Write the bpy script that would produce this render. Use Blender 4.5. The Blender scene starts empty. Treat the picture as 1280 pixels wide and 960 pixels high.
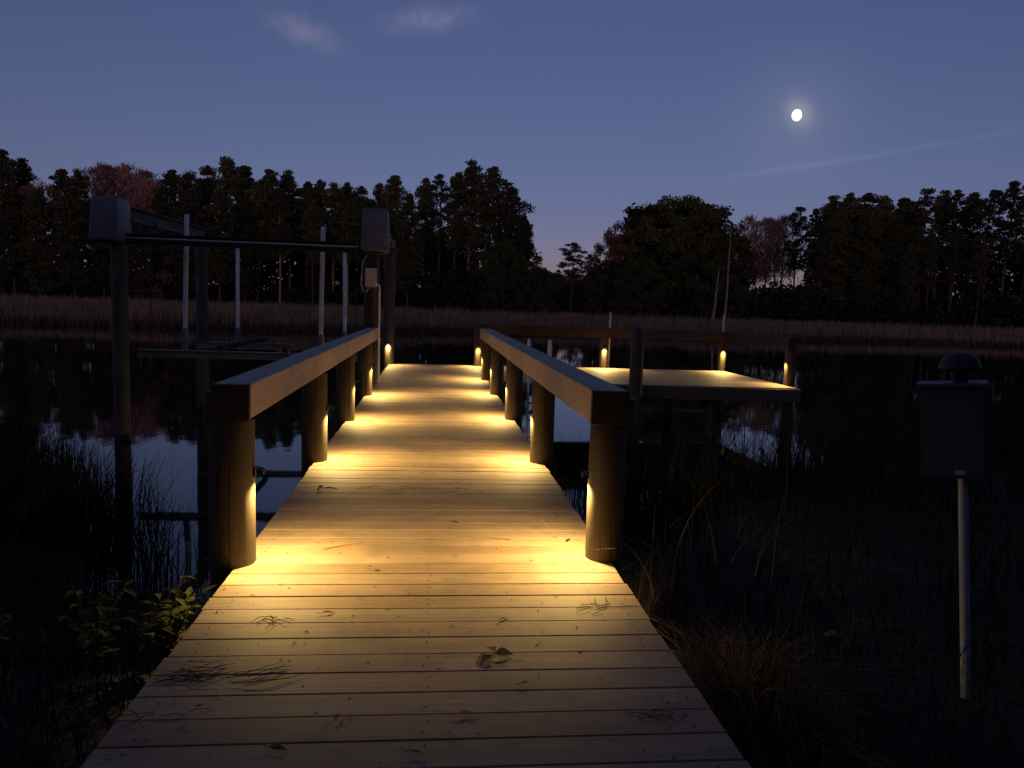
import bpy, bmesh, math, random
import numpy as np
from mathutils import Vector, Matrix

random.seed(7)
rng = np.random.default_rng(7)
S = bpy.context.scene
COL = S.collection
R = math.radians
CAMZ = 1.3
WATER = -0.95

# ------------------------------------------------------------------ camera
def cam_axes(yaw, pitch, roll):
    y, p, r = R(yaw), R(pitch), R(roll)
    fwd = Vector((math.sin(y)*math.cos(p), math.cos(y)*math.cos(p), -math.sin(p)))
    right = Vector((math.cos(y), -math.sin(y), 0))
    up = right.cross(fwd)
    return right*math.cos(r)+up*math.sin(r), up*math.cos(r)-right*math.sin(r), fwd
RT, UP, FW = cam_axes(5.9, 5.8, 1.9)
cam = bpy.data.cameras.new('camera')
camo = bpy.data.objects.new('camera', cam)
COL.objects.link(camo)
m = Matrix((RT, UP, -FW)).transposed().to_4x4()
m.translation = (0, 0, CAMZ)
camo.matrix_world = m
cam.sensor_width = 36
cam.lens = 27
cam.clip_start = 0.05
cam.clip_end = 6000
S.camera = camo

def bearing(px, py=380):
    """compass direction (unit x, y) and slope of a direction in the view"""
    d = FW + RT*((px-640)/960) + UP*((480-py)/960)
    h = math.hypot(d.x, d.y)
    return d.x/h, d.y/h, d.z/h

# ------------------------------------------------------------------ helpers
def setp(o, label=None, cat=None, group=None, kind=None):
    if label: o['label'] = label
    if cat: o['category'] = cat
    if group: o['group'] = group
    if kind: o['kind'] = kind
    return o

def empty(name, loc, label, cat, group=None, rz=0):
    o = bpy.data.objects.new(name, None)
    o.empty_display_size = 0.1
    COL.objects.link(o)
    o.location = loc
    o.rotation_euler = (0, 0, rz)
    return setp(o, label, cat, group)

class MB:
    """collects verts / faces in numpy-free lists; coordinates are local to the parent"""
    def __init__(s):
        s.v = []; s.f = []; s.mi = []
    def add(s, verts, faces, mi=0):
        b = len(s.v)
        s.v += [tuple(v) for v in verts]
        s.f += [tuple(i+b for i in f) for f in faces]
        s.mi += [mi]*len(faces)
        return s
    def box(s, x0, x1, y0, y1, z0, z1, ch=0.0, mi=0):
        if ch <= 0:
            v = [(x, y, z) for z in (z0, z1) for y in (y0, y1) for x in (x0, x1)]
            f = [(0,2,3,1), (4,5,7,6), (0,1,5,4), (2,6,7,3), (0,4,6,2), (1,3,7,5)]
            return s.add(v, f, mi)
        bm = bmesh.new()
        bmesh.ops.create_cube(bm, size=1)
        for v in bm.verts:
            v.co = Vector(((x0+x1)/2+v.co.x*(x1-x0), (y0+y1)/2+v.co.y*(y1-y0), (z0+z1)/2+v.co.z*(z1-z0)))
        bmesh.ops.bevel(bm, geom=bm.edges[:], offset=ch, segments=2, profile=0.5, affect='EDGES')
        bm.verts.index_update()
        s.add([v.co for v in bm.verts], [[v.index for v in f.verts] for f in bm.faces], mi)
        bm.free()
        return s
    def tube(s, pts, rad, n=10, cap=True, mi=0):
        pts = [Vector(p) for p in pts]
        rads = rad if isinstance(rad, (list, tuple)) else [rad]*len(pts)
        rings = []
        ref = None
        for i, p in enumerate(pts):
            d = (pts[min(i+1, len(pts)-1)]-pts[max(i-1, 0)]).normalized()
            if ref is None:
                ref = Vector((1, 0, 0)) if abs(d.x) < 0.9 else Vector((0, 1, 0))
            a = (ref-d*ref.dot(d)).normalized(); b = d.cross(a); ref = a
            rings.append([p+(a*math.cos(2*math.pi*k/n)+b*math.sin(2*math.pi*k/n))*rads[i] for k in range(n)])
        v = [q for r in rings for q in r]
        f = []
        for i in range(len(pts)-1):
            for k in range(n):
                k2 = (k+1) % n
                f.append((i*n+k, i*n+k2, (i+1)*n+k2, (i+1)*n+k))
        if cap:
            f.append(tuple(reversed(range(n))))
            f.append(tuple((len(pts)-1)*n+k for k in range(n)))
        return s.add(v, f, mi)
    def build(s, name, mats, parent=None, smooth=False):
        me = bpy.data.meshes.new(name)
        me.from_pydata(s.v, [], s.f)
        for mm in (mats if isinstance(mats, (list, tuple)) else [mats]):
            me.materials.append(mm)
        if any(s.mi):
            me.polygons.foreach_set('material_index', s.mi)
        if smooth:
            me.polygons.foreach_set('use_smooth', [True]*len(me.polygons))
            try: me.set_sharp_from_angle(angle=R(40))
            except Exception: pass
        me.update()
        o = bpy.data.objects.new(name, me)
        COL.objects.link(o)
        if parent: o.parent = parent
        return o

def copy_tree(o, parent=None):
    c = o.copy(); COL.objects.link(c)
    if parent: c.parent = parent
    for ch in list(o.children):
        copy_tree(ch, c)
    return c

def mesh_np(name, V, F, mat):
    """fast mesh from numpy arrays, all faces with the same corner count"""
    me = bpy.data.meshes.new(name)
    k = F.shape[1]
    me.vertices.add(len(V)); me.vertices.foreach_set('co', V.astype(np.float32).ravel())
    me.loops.add(F.size); me.loops.foreach_set('vertex_index', F.astype(np.int32).ravel())
    me.polygons.add(len(F)); me.polygons.foreach_set('loop_start', np.arange(0, F.size, k, dtype=np.int32))
    me.materials.append(mat)
    me.update(calc_edges=True); me.validate()
    return me

def link(name, me, parent=None):
    o = bpy.data.objects.new(name, me); COL.objects.link(o)
    if parent: o.parent = parent
    return o

# ------------------------------------------------------------------ materials
def newmat(name):
    mt = bpy.data.materials.new(name); mt.use_nodes = True
    nt = mt.node_tree
    return mt, nt, nt.nodes['Principled BSDF']

def node(nt, t, **kw):
    n = nt.nodes.new(t)
    for k, v in kw.items(): setattr(n, k, v)
    return n

def ramp(nt, stops):
    r = node(nt, 'ShaderNodeValToRGB')
    el = r.color_ramp.elements
    while len(el) > len(stops): el.remove(el[-1])
    while len(el) < len(stops): el.new(0.5)
    for e, (p, c) in zip(el, stops):
        e.position = p; e.color = (*c, 1)
    return r

def plain(name, col, rough=0.6, metal=0.0, noise=0.15, scale=8):
    mt, nt, b = newmat(name)
    tc = node(nt, 'ShaderNodeTexCoord'); nz = node(nt, 'ShaderNodeTexNoise')
    nz.inputs['Scale'].default_value = scale; nz.inputs['Detail'].default_value = 6
    nt.links.new(tc.outputs['Object'], nz.inputs['Vector'])
    r = ramp(nt, [(0.3, [c*(1-noise) for c in col]), (0.7, [min(1, c*(1+noise)) for c in col])])
    nt.links.new(nz.outputs['Fac'], r.inputs[0]); nt.links.new(r.outputs[0], b.inputs['Base Color'])
    b.inputs['Roughness'].default_value = rough; b.inputs['Metallic'].default_value = metal
    return mt

def wood(name, dark, light, axis, rough=0.7, knots=True, streak=55, island=0.22, wear=0.35, dirt=(0.09, 0.07, 0.055)):
    """weathered timber, the grain runs along the given axis; every board differs"""
    mt, nt, b = newmat(name); L = nt.links.new
    tc = node(nt, 'ShaderNodeTexCoord'); geo = node(nt, 'ShaderNodeNewGeometry')
    off = node(nt, 'ShaderNodeVectorMath', operation='SCALE'); comb = node(nt, 'ShaderNodeCombineXYZ')
    for i in range(3): L(geo.outputs['Random Per Island'], comb.inputs[i])
    L(comb.outputs[0], off.inputs[0]); off.inputs['Scale'].default_value = 37.0
    add = node(nt, 'ShaderNodeVectorMath', operation='ADD')
    L(tc.outputs['Object'], add.inputs[0]); L(off.outputs[0], add.inputs[1])
    def stretched(along, across):
        mp = node(nt, 'ShaderNodeMapping'); sc = [across]*3; sc[axis] = along
        mp.inputs['Scale'].default_value = sc; L(add.outputs[0], mp.inputs[0]); return mp
    g1 = node(nt, 'ShaderNodeTexNoise'); g1.inputs['Scale'].default_value = 1; g1.inputs['Detail'].default_value = 9
    g1.inputs['Roughness'].default_value = 0.65; g1.inputs['Distortion'].default_value = 0.6
    L(stretched(1.6, streak).outputs[0], g1.inputs['Vector'])
    g2 = node(nt, 'ShaderNodeTexNoise'); g2.inputs['Scale'].default_value = 1; g2.inputs['Detail'].default_value = 5
    L(stretched(0.9, 5.0).outputs[0], g2.inputs['Vector'])
    c1 = ramp(nt, [(0.25, dark), (0.55, [(a+c)/2 for a, c in zip(dark, light)]), (0.8, light)])
    mixf = node(nt, 'ShaderNodeMath', operation='MULTIPLY_ADD'); mixf.inputs[1].default_value = 0.55
    L(g1.outputs['Fac'], mixf.inputs[0])
    h2 = node(nt, 'ShaderNodeMath', operation='MULTIPLY'); h2.inputs[1].default_value = 0.45
    L(g2.outputs['Fac'], h2.inputs[0]); L(h2.outputs[0], mixf.inputs[2]); L(mixf.outputs[0], c1.inputs[0])
    col = c1.outputs[0]
    # per board brightness
    hv = node(nt, 'ShaderNodeHueSaturation')
    mr = node(nt, 'ShaderNodeMapRange'); mr.inputs[3].default_value = 1-island; mr.inputs[4].default_value = 1+island
    L(geo.outputs['Random Per Island'], mr.inputs[0]); L(mr.outputs[0], hv.inputs['Value']); L(col, hv.inputs['Color'])
    sat = node(nt, 'ShaderNodeMath', operation='MULTIPLY_ADD'); sat.inputs[1].default_value = -0.2; sat.inputs[2].default_value = 1.1
    L(geo.outputs['Random Per Island'], sat.inputs[0]); L(sat.outputs[0], hv.inputs['Saturation'])
    col = hv.outputs[0]
    if knots:
        vo = node(nt, 'ShaderNodeTexVoronoi'); vo.inputs['Scale'].default_value = 1
        L(stretched(1.9, 4.6).outputs[0], vo.inputs['Vector'])
        kr = ramp(nt, [(0.0, (1, 1, 1)), (0.03, (0.6, 0.6, 0.6)), (0.075, (0, 0, 0))])
        L(vo.outputs['Distance'], kr.inputs[0])
        mk = node(nt, 'ShaderNodeMix', data_type='RGBA')
        L(kr.outputs[0], mk.inputs[0]); L(col, mk.inputs[6]); mk.inputs[7].default_value = (*[d*0.45 for d in dark], 1)
        col = mk.outputs[2]
    # blotchy stains and foot dirt
    nd = node(nt, 'ShaderNodeTexNoise'); nd.inputs['Scale'].default_value = 2.3; nd.inputs['Detail'].default_value = 8; nd.inputs['Roughness'].default_value = 0.7
    L(tc.outputs['Object'], nd.inputs['Vector'])
    dr = ramp(nt, [(0.47, (0, 0, 0)), (0.68, (wear, wear, wear))]); L(nd.outputs['Fac'], dr.inputs[0])
    md = node(nt, 'ShaderNodeMix', data_type='RGBA'); L(dr.outputs[0], md.inputs[0]); L(col, md.inputs[6]); md.inputs[7].default_value = (*dirt, 1)
    L(md.outputs[2], b.inputs['Base Color'])
    b.inputs['Roughness'].default_value = rough
    bp = node(nt, 'ShaderNodeBump'); bp.inputs['Strength'].default_value = 0.35; bp.inputs['Distance'].default_value = 0.004
    L(g1.outputs['Fac'], bp.inputs['Height']); L(bp.outputs[0], b.inputs['Normal'])
    return mt

def add_checks(mt, scale=(38, 38, 1.3), depth=0.35):
    """long dark drying checks in round timber"""
    nt = mt.node_tree; b = nt.nodes['Principled BSDF']; L = nt.links.new
    src = b.inputs['Base Color'].links[0].from_socket
    tc = node(nt, 'ShaderNodeTexCoord'); mp = node(nt, 'ShaderNodeMapping'); mp.inputs['Scale'].default_value = scale; L(tc.outputs['Object'], mp.inputs[0])
    n = node(nt, 'ShaderNodeTexNoise'); n.inputs['Scale'].default_value = 1; n.inputs['Detail'].default_value = 3; L(mp.outputs[0], n.inputs['Vector'])
    r = ramp(nt, [(0.30, (0.25, 0.25, 0.25)), (0.40, (1, 1, 1))]); L(n.outputs['Fac'], r.inputs[0])
    mx = node(nt, 'ShaderNodeMix', data_type='RGBA', blend_type='MULTIPLY'); mx.inputs[0].default_value = 1; L(src, mx.inputs[6]); L(r.outputs[0], mx.inputs[7]); L(mx.outputs[2], b.inputs['Base Color'])
    bp = node(nt, 'ShaderNodeBump'); bp.inputs['Strength'].default_value = 0.8; bp.inputs['Distance'].default_value = 0.006; L(r.outputs[0], bp.inputs['Height'])
    old = b.inputs['Normal'].links[0].from_socket; L(old, bp.inputs['Normal']); L(bp.outputs[0], b.inputs['Normal'])

def leaf(name, dark, light, rough=0.8, trans=0.0):
    mt, nt, b = newmat(name); L = nt.links.new
    geo = node(nt, 'ShaderNodeNewGeometry'); oi = node(nt, 'ShaderNodeObjectInfo')
    r = ramp(nt, [(0.0, dark), (1.0, light)])
    L(geo.outputs['Random Per Island'], r.inputs[0])
    hv = node(nt, 'ShaderNodeHueSaturation'); mr = node(nt, 'ShaderNodeMapRange'); mr.inputs[3].default_value = 0.7; mr.inputs[4].default_value = 1.3
    L(oi.outputs['Random'], mr.inputs[0]); L(mr.outputs[0], hv.inputs['Value']); L(r.outputs[0], hv.inputs['Color'])
    L(hv.outputs[0], b.inputs['Base Color'])
    b.inputs['Roughness'].default_value = rough
    b.inputs['Specular IOR Level'].default_value = 0.2
    if trans:
        tl = node(nt, 'ShaderNodeBsdfTranslucent'); mx = node(nt, 'ShaderNodeMixShader'); mx.inputs[0].default_value = trans
        L(hv.outputs[0], tl.inputs[0]); L(b.outputs[0], mx.inputs[1]); L(tl.outputs[0], mx.inputs[2])
        L(mx.outputs[0], nt.nodes['Material Output'].inputs['Surface'])
    return mt

M = {}
M['deck'] = wood('deck_timber', (0.17, 0.115, 0.07), (0.47, 0.335, 0.22), 0, streak=60, island=0.12, wear=0.5)
M['rail_y'] = wood('rail_timber', (0.36, 0.285, 0.23), (0.64, 0.53, 0.44), 1, island=0.08, wear=0.2)
M['rail_x'] = wood('cross_rail_timber', (0.21, 0.145, 0.10), (0.40, 0.30, 0.21), 0, island=0.08, wear=0.25)
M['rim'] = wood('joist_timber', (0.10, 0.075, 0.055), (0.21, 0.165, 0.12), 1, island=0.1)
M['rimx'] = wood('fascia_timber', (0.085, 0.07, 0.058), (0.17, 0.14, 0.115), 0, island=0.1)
M['post'] = wood('round_post_timber', (0.024, 0.017, 0.01), (0.125, 0.09, 0.052), 2, streak=30, island=0.12, knots=True, wear=0.6, dirt=(0.05, 0.045, 0.03))
M['endgrain_shaded'] = wood('shaded_end_timber', (0.02, 0.011, 0.008), (0.05, 0.03, 0.022), 0, island=0.05, wear=0.3)  # end grain coloured near black for the shade on the rail's front face
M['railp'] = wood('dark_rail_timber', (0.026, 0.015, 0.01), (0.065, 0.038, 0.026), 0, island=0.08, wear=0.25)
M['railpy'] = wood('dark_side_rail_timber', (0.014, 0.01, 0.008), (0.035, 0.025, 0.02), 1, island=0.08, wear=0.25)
M['old'] = wood('old_piling_timber', (0.055, 0.047, 0.038), (0.13, 0.11, 0.09), 2, streak=34, island=0.12, wear=0.6, dirt=(0.03, 0.03, 0.027))
add_checks(M['post']); add_checks(M['old'])
M['screw'] = plain('screw_head', (0.03, 0.028, 0.026), 0.5, 0.5)
M['black'] = plain('black_metal', (0.008, 0.0075, 0.007), 0.7)
M['housing'] = plain('grey_plastic', (0.125, 0.135, 0.19), 0.5, scale=3)
M['alu'] = plain('dull_aluminium', (0.32, 0.33, 0.35), 0.45, 0.8, scale=5)
M['darkalu'] = plain('dark_beam', (0.03, 0.03, 0.033), 0.6, 0.0, scale=5)
M['pvc'] = plain('white_pipe', (0.82, 0.81, 0.79), 0.4, noise=0.06)
M['sleeve'] = plain('grey_sleeve', (0.17, 0.18, 0.2), 0.5)
M['carpet'] = plain('bunk_carpet', (0.02, 0.02, 0.022), 0.95)
M['ctl'] = plain('pale_box', (0.5, 0.49, 0.47), 0.5, noise=0.06)
M['cable'] = plain('cable', (0.03, 0.03, 0.03), 0.5)
M['bluebox'] = plain('slate_box', (0.06, 0.07, 0.10), 0.6, scale=4)
M['dome'] = plain('grey_dome', (0.028, 0.028, 0.032), 0.6)
M['pole'] = plain('galvanised_pole', (0.5, 0.5, 0.56), 0.45, 0.1, scale=20)
M['bark'] = plain('pine_bark', (0.06, 0.05, 0.042), 0.95, noise=0.4, scale=2)
M['palebark'] = plain('pale_bark', (0.22, 0.19, 0.16), 0.95, noise=0.4, scale=2)
M['pine'] = leaf('pine_needles', (0.045, 0.051, 0.027), (0.082, 0.088, 0.043))
M['pined'] = leaf('dark_needles', (0.034, 0.039, 0.021), (0.060, 0.065, 0.032))
M['broad'] = leaf('evergreen_leaves', (0.045, 0.053, 0.024), (0.080, 0.088, 0.036))
M['rust'] = leaf('rusty_leaves', (0.10, 0.056, 0.042), (0.24, 0.122, 0.085))
M['mauve'] = leaf('bare_twigs', (0.17, 0.095, 0.085), (0.36, 0.20, 0.175))
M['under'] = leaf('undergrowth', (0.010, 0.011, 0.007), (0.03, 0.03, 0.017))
M['marsh'] = leaf('marsh_grass_blades', (0.13, 0.09, 0.064), (0.30, 0.205, 0.14))
M['fringe'] = leaf('shaded_fringe_blades', (0.03, 0.023, 0.017), (0.085, 0.062, 0.042))  # dark tone stands in for shade low in the marsh grass
M['reed'] = leaf('reed_blades', (0.012, 0.012, 0.008), (0.034, 0.03, 0.018))
M['straw'] = leaf('dead_grass', (0.14, 0.08, 0.035), (0.42, 0.25, 0.11), trans=0.4)
M['weed'] = leaf('weed_leaves', (0.07, 0.09, 0.022), (0.22, 0.235, 0.07), trans=0.4)
M['dead'] = leaf('dead_leaf', (0.09, 0.055, 0.03), (0.30, 0.20, 0.11), trans=0.4)
M['twig'] = plain('twig', (0.06, 0.042, 0.028), 0.9, noise=0.4, scale=40)

M['gold'] = leaf('tan_leaf', (0.22, 0.14, 0.07), (0.42, 0.29, 0.16), trans=0.4)
mt, nt, b = newmat('lamp_lens')
b.inputs['Base Color'].default_value = (0.9, 0.8, 0.5, 1)
b.inputs['Emission Color'].default_value = (1, 0.78, 0.36, 1)
b.inputs['Emission Strength'].default_value = 0.45
M['lens'] = mt
mt, nt, b = newmat('moon_surface')
nz = node(nt, 'ShaderNodeTexNoise'); nz.inputs['Scale'].default_value = 0.12
tc = node(nt, 'ShaderNodeTexCoord'); nt.links.new(tc.outputs['Object'], nz.inputs['Vector'])
r = ramp(nt, [(0.35, (0.85, 0.82, 0.72)), (0.6, (1, 0.98, 0.9))]); nt.links.new(nz.outputs['Fac'], r.inputs[0])
nt.links.new(r.outputs[0], b.inputs['Emission Color']); b.inputs['Base Color'].default_value = (0.3, 0.3, 0.3, 1)
b.inputs['Emission Strength'].default_value = 0.2
M['moon'] = mt

# water
mt, nt, b = newmat('still_water')
b.inputs['Base Color'].default_value = (0.006, 0.007, 0.008, 1); b.inputs['Roughness'].default_value = 0.03; b.inputs['IOR'].default_value = 1.42
tc = node(nt, 'ShaderNodeTexCoord'); mp = node(nt, 'ShaderNodeMapping'); mp.inputs['Scale'].default_value = (1.0, 0.55, 1)
nz = node(nt, 'ShaderNodeTexNoise'); nz.inputs['Scale'].default_value = 2.6; nz.inputs['Detail'].default_value = 4
nt.links.new(tc.outputs['Object'], mp.inputs[0]); nt.links.new(mp.outputs[0], nz.inputs['Vector'])
bp = node(nt, 'ShaderNodeBump'); bp.inputs['Strength'].default_value = 0.03; bp.inputs['Distance'].default_value = 0.05
nt.links.new(nz.outputs['Fac'], bp.inputs['Height']); nt.links.new(bp.outputs[0], b.inputs['Normal'])
M['water'] = mt

# earth
mt, nt, b = newmat('bank_earth')
tc = node(nt, 'ShaderNodeTexCoord'); nz = node(nt, 'ShaderNodeTexNoise'); nz.inputs['Scale'].default_value = 9; nz.inputs['Detail'].default_value = 9
nt.links.new(tc.outputs['Object'], nz.inputs['Vector'])
r = ramp(nt, [(0.3, (0.009, 0.007, 0.005)), (0.55, (0.02, 0.016, 0.01)), (0.75, (0.045, 0.033, 0.02))])
nt.links.new(nz.outputs['Fac'], r.inputs[0]); nt.links.new(r.outputs[0], b.inputs['Base Color']); b.inputs['Roughness'].default_value = 0.95
bp = node(nt, 'ShaderNodeBump'); bp.inputs['Distance'].default_value = 0.05; nt.links.new(nz.outputs['Fac'], bp.inputs['Height']); nt.links.new(bp.outputs[0], b.inputs['Normal'])
M['earth'] = mt
mt, nt, b = newmat('marsh_mud')
tc = node(nt, 'ShaderNodeTexCoord'); nz = node(nt, 'ShaderNodeTexNoise'); nz.inputs['Scale'].default_value = 0.3; nz.inputs['Detail'].default_value = 8
nt.links.new(tc.outputs['Object'], nz.inputs['Vector'])
r = ramp(nt, [(0.35, (0.012, 0.009, 0.008)), (0.7, (0.03, 0.022, 0.018))])
nt.links.new(nz.outputs['Fac'], r.inputs[0]); nt.links.new(r.outputs[0], b.inputs['Base Color']); b.inputs['Roughness'].default_value = 0.95
M['mud'] = mt

# ------------------------------------------------------------------ ground and water
MB().add([(-900, -60, WATER), (900, -60, WATER), (900, 400, WATER), (-900, 400, WATER)], [(0, 1, 2, 3)]).build('water', M['water'])['kind'] = 'structure'

def interp(x, pts):
    return float(np.interp(x, [p[0] for p in pts], [p[1] for p in pts]))
SHORE = [(-60, 26), (-25, 17), (-12, 12.5), (-6, 10.2), (-4, 8.5), (-3.1, 7.2), (-2.5, 6.2), (-1.8, 5.6), (0, 5.2), (1.2, 5.6), (2.2, 8.0), (3.5, 9.4), (6, 10.8), (10, 13), (16, 18), (40, 26), (80, 34)]
_ph = rng.uniform(0, 6.28, 8)
def ground_z(x, y):
    ys = interp(x, SHORE) + 0.25*math.sin(2.1*x+_ph[0]) + 0.12*math.sin(5.3*x+_ph[1])
    d = ys-y
    n = 0.05*math.sin(1.9*x+_ph[2])*math.sin(2.3*y+_ph[3]) + 0.03*math.sin(5.1*x+_ph[4]+y)*math.sin(4.7*y+_ph[5]) + 0.012*math.sin(13*x+_ph[6])*math.sin(11*y+_ph[7])
    n += 0.17*math.exp(-((x-1.2)**2/0.07+(y-2.68)**2/0.12))+0.12*math.exp(-((x+1.3)**2/0.09+(y-3.15)**2/0.16))
    if d < 0: return WATER + max(-1.2, 0.28*d) + n*0.3
    t = min(1, d/3.2)
    return WATER + 0.64*(t*t*(3-2*t))**0.8 + n*min(1, d/0.8)
xs = np.concatenate([np.linspace(-60, -8, 53)[:-1], np.linspace(-8, 12, 101)[:-1], np.linspace(12, 80, 69)])
ys = np.concatenate([np.linspace(-60, -4, 15)[:-1], np.linspace(-4, 14, 91)[:-1], np.linspace(14, 40, 27)])
V = np.array([(x, y, ground_z(x, y)) for y in ys for x in xs]); nx = len(xs)
F = np.array([(j*nx+i, j*nx+i+1, (j+1)*nx+i+1, (j+1)*nx+i) for j in range(len(ys)-1) for i in range(nx-1)])
o = link('near_bank', mesh_np('near_bank', V, F, M['earth'])); o['kind'] = 'structure'
o.data.polygons.foreach_set('use_smooth', [True]*len(o.data.polygons))

# far shore: marsh flat and the land that carries the woods
def far_shore(x):
    return 58 + 0.10*x + 4*math.sin(x*0.06+1) + 2*math.sin(x*0.17) + (8 if x > 0 else 0)*min(1, max(0, x)/40)
xs = np.linspace(-420, 620, 209)
rows = [0, 1.2, 6, 30, 80, 250, 900, 3500]
zz = [WATER-0.15, WATER+0.02, WATER+0.2, WATER+0.4, WATER+0.55, WATER+0.8, WATER+1.0, 1.0]
V = np.array([((x*(1+rows[j]/300)), far_shore(x)+rows[j], zz[j]) for j in range(len(rows)) for x in xs]); nx = len(xs)
F = np.array([(j*nx+i, j*nx+i+1, (j+1)*nx+i+1, (j+1)*nx+i) for j in range(len(rows)-1) for i in range(nx-1)])
link('marsh_ground', mesh_np('marsh_ground', V, F, M['mud']))['kind'] = 'structure'

def blades(n, posfn, hrange, wrange, lean, mat, name, seg=2, curl=0.0):
    """many single grass blades, tapered, each bending its own way"""
    P = np.array([posfn() for _ in range(n)])
    h = rng.uniform(*hrange, n); w = rng.uniform(*wrange, n)
    az = rng.uniform(0, 2*np.pi, n); la = rng.uniform(0, 2*np.pi, n); le = np.abs(rng.normal(0, lean, n))
    Vs = []; k = seg+1
    for i in range(k):
        t = i/seg
        hor = h*le*t*t*(1+curl*t)
        z = P[:, 2]+h*t*np.maximum(0.25, 1-curl*0.5*le*t*t)
        cx = P[:, 0]+np.cos(la)*hor; cy = P[:, 1]+np.sin(la)*hor
        ww = w*(1-t)**0.7*0.5+0.0008
        Vs.append(np.stack([cx-np.cos(az)*ww, cy-np.sin(az)*ww, z], 1)); Vs.append(np.stack([cx+np.cos(az)*ww, cy+np.sin(az)*ww, z], 1))
    V = np.stack(Vs, 1).reshape(-1, 3)
    base = np.arange(n)*2*k
    F = np.concatenate([np.stack([base+2*i, base+2*i+1, base+2*i+3, base+2*i+2], 1) for i in range(seg)])
    return link(name, mesh_np(name, V, F, mat))

def marsh_pos():
    while True:
        u = rng.uniform(-0.75, 1.05)
        d = 57*(1.0+rng.random()**1.5*1.15)
        x = u*d; y = d
        e = y-far_shore(x)
        if e > -0.3 and (math.sin(x*0.35+_ph[0])+math.sin(x*0.13+y*0.21+_ph[1])+math.sin(y*0.5+_ph[2]) > -1.6 or rng.random() < 0.3):
            return (x, y, WATER-0.25+min(0.5, max(0, e)*0.05)+0.28*math.sin(x*0.23+_ph[3])*math.sin(y*0.31+x*0.11+_ph[4])+0.12*math.sin(x*1.1+_ph[5]))
setp(blades(60000, marsh_pos, (0.85, 1.55), (0.05, 0.14), 0.25, M['marsh'], 'marsh_grass'), 'brown marsh grass lining the far shore below the woods', 'marsh grass', kind='stuff')

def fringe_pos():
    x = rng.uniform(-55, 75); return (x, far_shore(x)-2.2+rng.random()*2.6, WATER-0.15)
setp(blades(14000, fringe_pos, (0.35, 0.8), (0.06, 0.16), 0.25, M['fringe'], 'shore_grass'), 'fringe of grass along the far waterline, coloured dark for shade', 'marsh grass', kind='stuff')

# ------------------------------------------------------------------ trees
def cards(centres, radii, per, size, flat=0.6, up=0.0):
    """leaf cards spread through the volume of each clump (elliptic, slightly hollow)"""
    n = len(centres)*per
    C = np.repeat(centres, per, 0); Rr = np.repeat(radii, per)
    d = rng.normal(size=(n, 3)); d /= np.linalg.norm(d, axis=1)[:, None]
    rr = rng.random(n)**0.45
    P = C+d*(Rr*rr)[:, None]*np.array([1, 1, flat])
    a = rng.normal(size=(n, 3)); a /= np.linalg.norm(a, axis=1)[:, None]
    b = np.cross(a, rng.normal(size=(n, 3))); b /= np.linalg.norm(b, axis=1)[:, None]
    s = size*rng.uniform(0.6, 1.5, n)[:, None]
    V = np.stack([P-a*s*0.5, P+b*s*0.42, P+a*s*0.6, P-b*s*0.42], 1).reshape(-1, 3)
    F = np.arange(4*n).reshape(n, 4)
    return V, F

def trunk_mb(h, r0, limbs, bend=0.02, n=7, top=0.97):
    mb = MB()
    ph = random.uniform(0, 6.28)
    pts = []; rad = []
    for i in range(8):
        t = i/7*top
        pts.append((bend*math.sin(2.5*t+ph)*t, bend*math.cos(2.1*t+ph)*t, h*t)); rad.append(r0*(1-t)**0.8+0.0012)
    mb.tube(pts, rad, n)
    for c in limbs:
        zb = c[2]-random.uniform(0.02, 0.07)
        k = min(6, max(0, int(zb/h/top*7))); p0 = Vector(pts[k]).lerp(Vector(pts[k+1]), min(1, max(0, zb/h/top*7-k)))
        p1 = Vector(c); mid = p0.lerp(p1, 0.55)+Vector((0, 0, -0.008))
        mb.tube([p0, mid, p1], [r0*0.3, r0*0.2, r0*0.07], 4, cap=False)
    return mb

# every variant is one unit tall and stands at the origin
def pine_variant(base, wid, n, per, size, mat, bark, crown_r=(0.024, 0.066), holes=0.0, shape=0):
    C = []; Rd = []
    lean = random.uniform(-0.02, 0.02); ph0 = random.uniform(0, 6)
    for i in range(n):
        t = (i+random.random())/n
        z = base+(0.965-base)*t
        env = wid*(0.35+0.65*math.sin(math.pi*min(1, 0.18+0.78*t)))*(0.72+0.4*math.sin(i*1.7+ph0)*math.sin(i*0.37+ph0)) if shape == 0 else wid*(1-t)**0.55
        a = i*2.4+random.uniform(-0.5, 0.5); rr = env*math.sqrt(random.uniform(0.05, 1))
        if t > 0.93: rr *= 0.3
        C.append((rr*math.cos(a)+lean*z, rr*math.sin(a), z+random.uniform(-0.02, 0.015))); Rd.append(random.uniform(*crown_r)*(0.75 if t > 0.9 else 1))
    C = np.array(C); Rd = np.array(Rd)
    V, F = cards(C, Rd, per, size, flat=0.5)
    cm = mesh_np('pine_crown', V, F, mat)
    tb = trunk_mb(1.0, random.uniform(0.0085, 0.0115), [C[i] for i in range(0, n, 2)])
    to = tb.build('trunk', bark); tm = to.data; bpy.data.objects.remove(to)
    return tm, cm

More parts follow.
